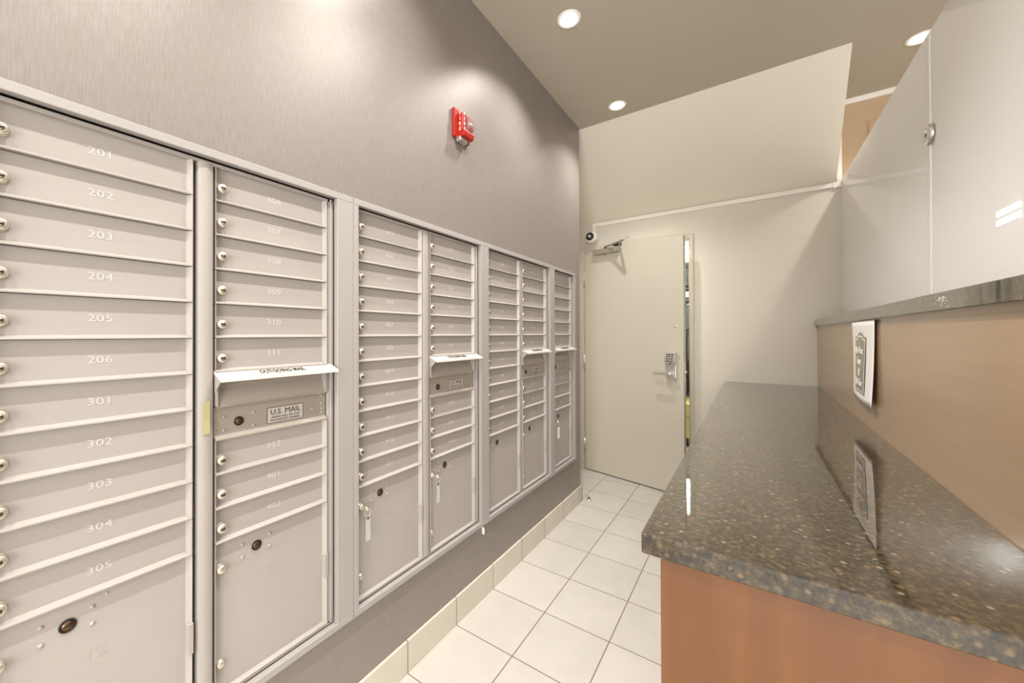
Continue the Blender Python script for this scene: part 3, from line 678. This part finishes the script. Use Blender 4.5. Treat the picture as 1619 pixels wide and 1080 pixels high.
# paper notice hanging from the ledge against the back panel
def notice():
    root = empty('paper_notice', (.35, 2.16, 1.30)); tag(root, 'white paper notice with a grey framed text hanging from the granite ledge', 'notice')
    y0, y1 = 2.335, 1.955; n = 14; mb = MB(); t = bmesh.new(); g = []
    def P(u, v):      # u across, v down
        y = y0 + (y1 - y0) * u; z = 1.300 - .316 * v - .004 * u * v
        x = .3580 + .008 * v * (1 - v) * 4 * .3 + (.008 * u * (1 - v)) * 0 - .004 * math.sin(math.pi * u) * v + (-.010 * u * v) + .004 * (1 - u) * v
        return Vector((x, y, z + .010 * math.sin(math.pi * u) * v * -.6))
    for j in range(n + 1): g.append([t.verts.new(P(i / n, j / n)) for i in range(n + 1)])
    for j in range(n):
        for i in range(n): t.faces.new((g[j][i], g[j][i + 1], g[j + 1][i + 1], g[j + 1][i]))
    r = bmesh.ops.extrude_face_region(t, geom=t.faces[:])
    for v in [q for q in r['geom'] if isinstance(q, bmesh.types.BMVert)]: v.co.x += .0012
    bmesh.ops.recalc_face_normals(t, faces=t.faces[:])
    mb.add(t, M['paper'], True); mb.build('paper_sheet', root)
    # printed panel: rectangle with a rounded bump on top
    def outline(a0, a1, b0, b1, bump):
        pts = [(a0, b1), (a1, b1), (a1, b0)]; c = (a0 + a1) / 2; w = (a1 - a0) * .26
        pts += [(c + w * math.cos(k * math.pi / 8), b0 - bump * math.sin(k * math.pi / 8)) for k in range(9)]
        return pts + [(a0, b0)]
    def patch(pts, off, m):
        t = bmesh.new(); vs = []
        c = (sum(p[0] for p in pts) / len(pts), sum(p[1] for p in pts) / len(pts))
        for p in pts: q = P(*p); q.x -= off; vs.append(t.verts.new(q))
        f = t.faces.new(vs); bmesh.ops.triangulate(t, faces=[f]); mb.add(t, m)
    mb = MB()
    patch(outline(.20, .70, .200, .900, .055), .0016, M['signgrey'])
    patch(outline(.225, .675, .225, .875, .045), .0020, M['paper'])
    patch(outline(.245, .655, .240, .862, .040), .0024, M['signgrey'])
    for s, v, sz in (('No Door', .37, .040), ('Keys', .50, .040), ('@', .63, .036), ('Mail Case', .76, .036)):
        q = P(.45, v); a = P(.60, v) - P(.30, v); b = P(.45, v - .05) - P(.45, v + .05); b = (b - a * (b.dot(a) / a.dot(a)))
        text_into(mb, s, M['paper'], sz, (q.x - .0050, q.y, q.z), a, b, .0012, sx=.92, bold=.0006)
    mb.build('printed_text', root)
notice()

# ------------------------------------------------------------------ closet seen through the gap
mb = MB(); mb.box(-1.9, .35, 5.2, 5.3, 0, 2.2, M['closet']); struct(mb, 'wall_closet_back')
mb = MB(); mb.box(-1.95, -1.9, 3.62, 5.2, 0, 2.2, M['closet']); struct(mb, 'wall_closet_left')
mb = MB(); mb.box(.35, .4, 3.62, 5.2, 0, 2.2, M['closet']); struct(mb, 'wall_closet_right')
mb = MB(); mb.box(-1.95, .4, 3.62, 5.3, 2.2, 2.24, M['closet']); struct(mb, 'ceiling_closet')
root = empty('fluorescent_fixture', (-.50, 4.3, 2.0)); tag(root, 'bright fluorescent fixture in the closet at the top of the door gap', 'light fixture')
mb = MB(); mb.box(-.90, -.15, 4.34, 4.36, 1.96, 2.2, M['whitetrim'], .004); mb.build('housing', root)
for z in (2.10, 2.02):
    mb = MB(); mb.cyl((-.86, 4.315, z), (-.19, 4.315, z), .016, M['tube'], seg=16); mb.build('tube', root)
l = bpy.data.lights.new('closet_light', 'POINT'); l.energy = 14; l.shadow_soft_size = .15; l.color = (.95, 1, 1); o = bpy.data.objects.new('closet_light', l); COL.objects.link(o); o.location = (-.7, 3.9, 2.0)
root = empty('wire_shelf', (-.52, 4.5, 1.6)); tag(root, 'dark wire shelf with clutter glimpsed in the door gap below the light', 'shelf')
mb = MB()
for k in range(26): mb.cyl((-.75 + .02 * k, 4.45, 1.72), (-.75 + .02 * k, 4.45, 1.95), .0022, M['mesh'], seg=6)
for k in range(12): mb.cyl((-.78, 4.45, 1.72 + .02 * k), (-.2, 4.45, 1.72 + .02 * k), .0022, M['mesh'], seg=6)
mb.build('wire_grid', root)
for z in (.970, 1.285):
    mb = MB(); mb.box(-.8, -.2, 4.22, 4.6, z - .008, z + .008, M['mesh'], .002); mb.build('shelf_board', root)
for x in (-.79, -.21):
    for y in (4.23, 4.59):
        mb = MB(); mb.cyl((x, y, 0), (x, y, 1.95), .010, M['mesh'], seg=10); mb.build('post', root)
mb = MB(); mb.box(-.8, -.2, 4.46, 4.6, 1.735, 1.93, M['greymetal'], .01); mb.build('shelf_bin', root)
mb = MB(); mb.box(-.60, -.44, 4.45, 4.6, 1.62, 1.68, M['white'], .004); mb.box(-.64, -.42, 4.45, 4.7, 1.70, 1.712, M['mesh']); mb.build('folded_cloth', root)
mb = MB(); mb.box(-.51, -.34, 4.25, 4.5, .979, 1.245, M['greymetal'], .01)
tag(mb.build('metal_cabinet'), 'dark grey metal box in the door gap above the hose', 'box', 'grey boxes seen through the door gap')
mb = MB(); mb.box(-.515, -.36, 4.25, 4.5, 1.294, 1.54, M['greymetal'], .01)
tag(mb.build('metal_cabinet'), 'upper grey metal box in the door gap beneath the shelf', 'box', 'grey boxes seen through the door gap')
mb = MB(); mb.box(-.60, -.45, 4.64, 4.76, .0, 1.6, M['greymetal'], .01); tag(mb.build('closet_post'), 'grey post standing at the back of the closet', 'post')
mb = MB(); mb.tube([(-.56, 4.2, .95), (-.535, 4.2, .93), (-.505, 4.2, .86), (-.495, 4.2, .76), (-.50, 4.2, .70), (-.53, 4.2, .655)], .011, M['rubber'], 10)
tag(mb.build('black_hose'), 'black hose hanging in the closet above the yellow bucket', 'hose')
root = empty('mop_bucket', (-.53, 4.3, 0)); tag(root, 'yellow wheeled mop bucket standing in the closet', 'bucket')
mb = MB(); mb.prism([(-.66, .26), (-.40, .26), (-.36, .60), (-.70, .60)], 4.12, 4.45, M['yellow'], bev=.01); mb.box(-.71, -.35, 4.11, 4.46, .585, .61, M['yellow'], .006); mb.build('bucket', root)
mb = MB(); mb.box(-.62, -.44, 4.10, 4.2, .46, .60, M['yellow'], .012); mb.build('wringer', root)
for dx in (-.60, -.52, -.44):
    mb = MB(); mb.cyl((dx - .015, 4.2, .215), (dx + .015, 4.2, .215), .045, M['rubber'], seg=20); mb.box(dx - .01, dx + .01, 4.18, 4.22, .21, .27, M['rubber']); mb.build('caster', root)
mb = MB(); mb.box(-.75, -.3, 4.05, 4.5, .0, .17, M['closet'], .005); tag(mb.build('closet_plinth'), 'pale plinth under the yellow bucket in the closet', 'plinth')

for o in bpy.data.objects:
    if '_w' in o: del o['_w']
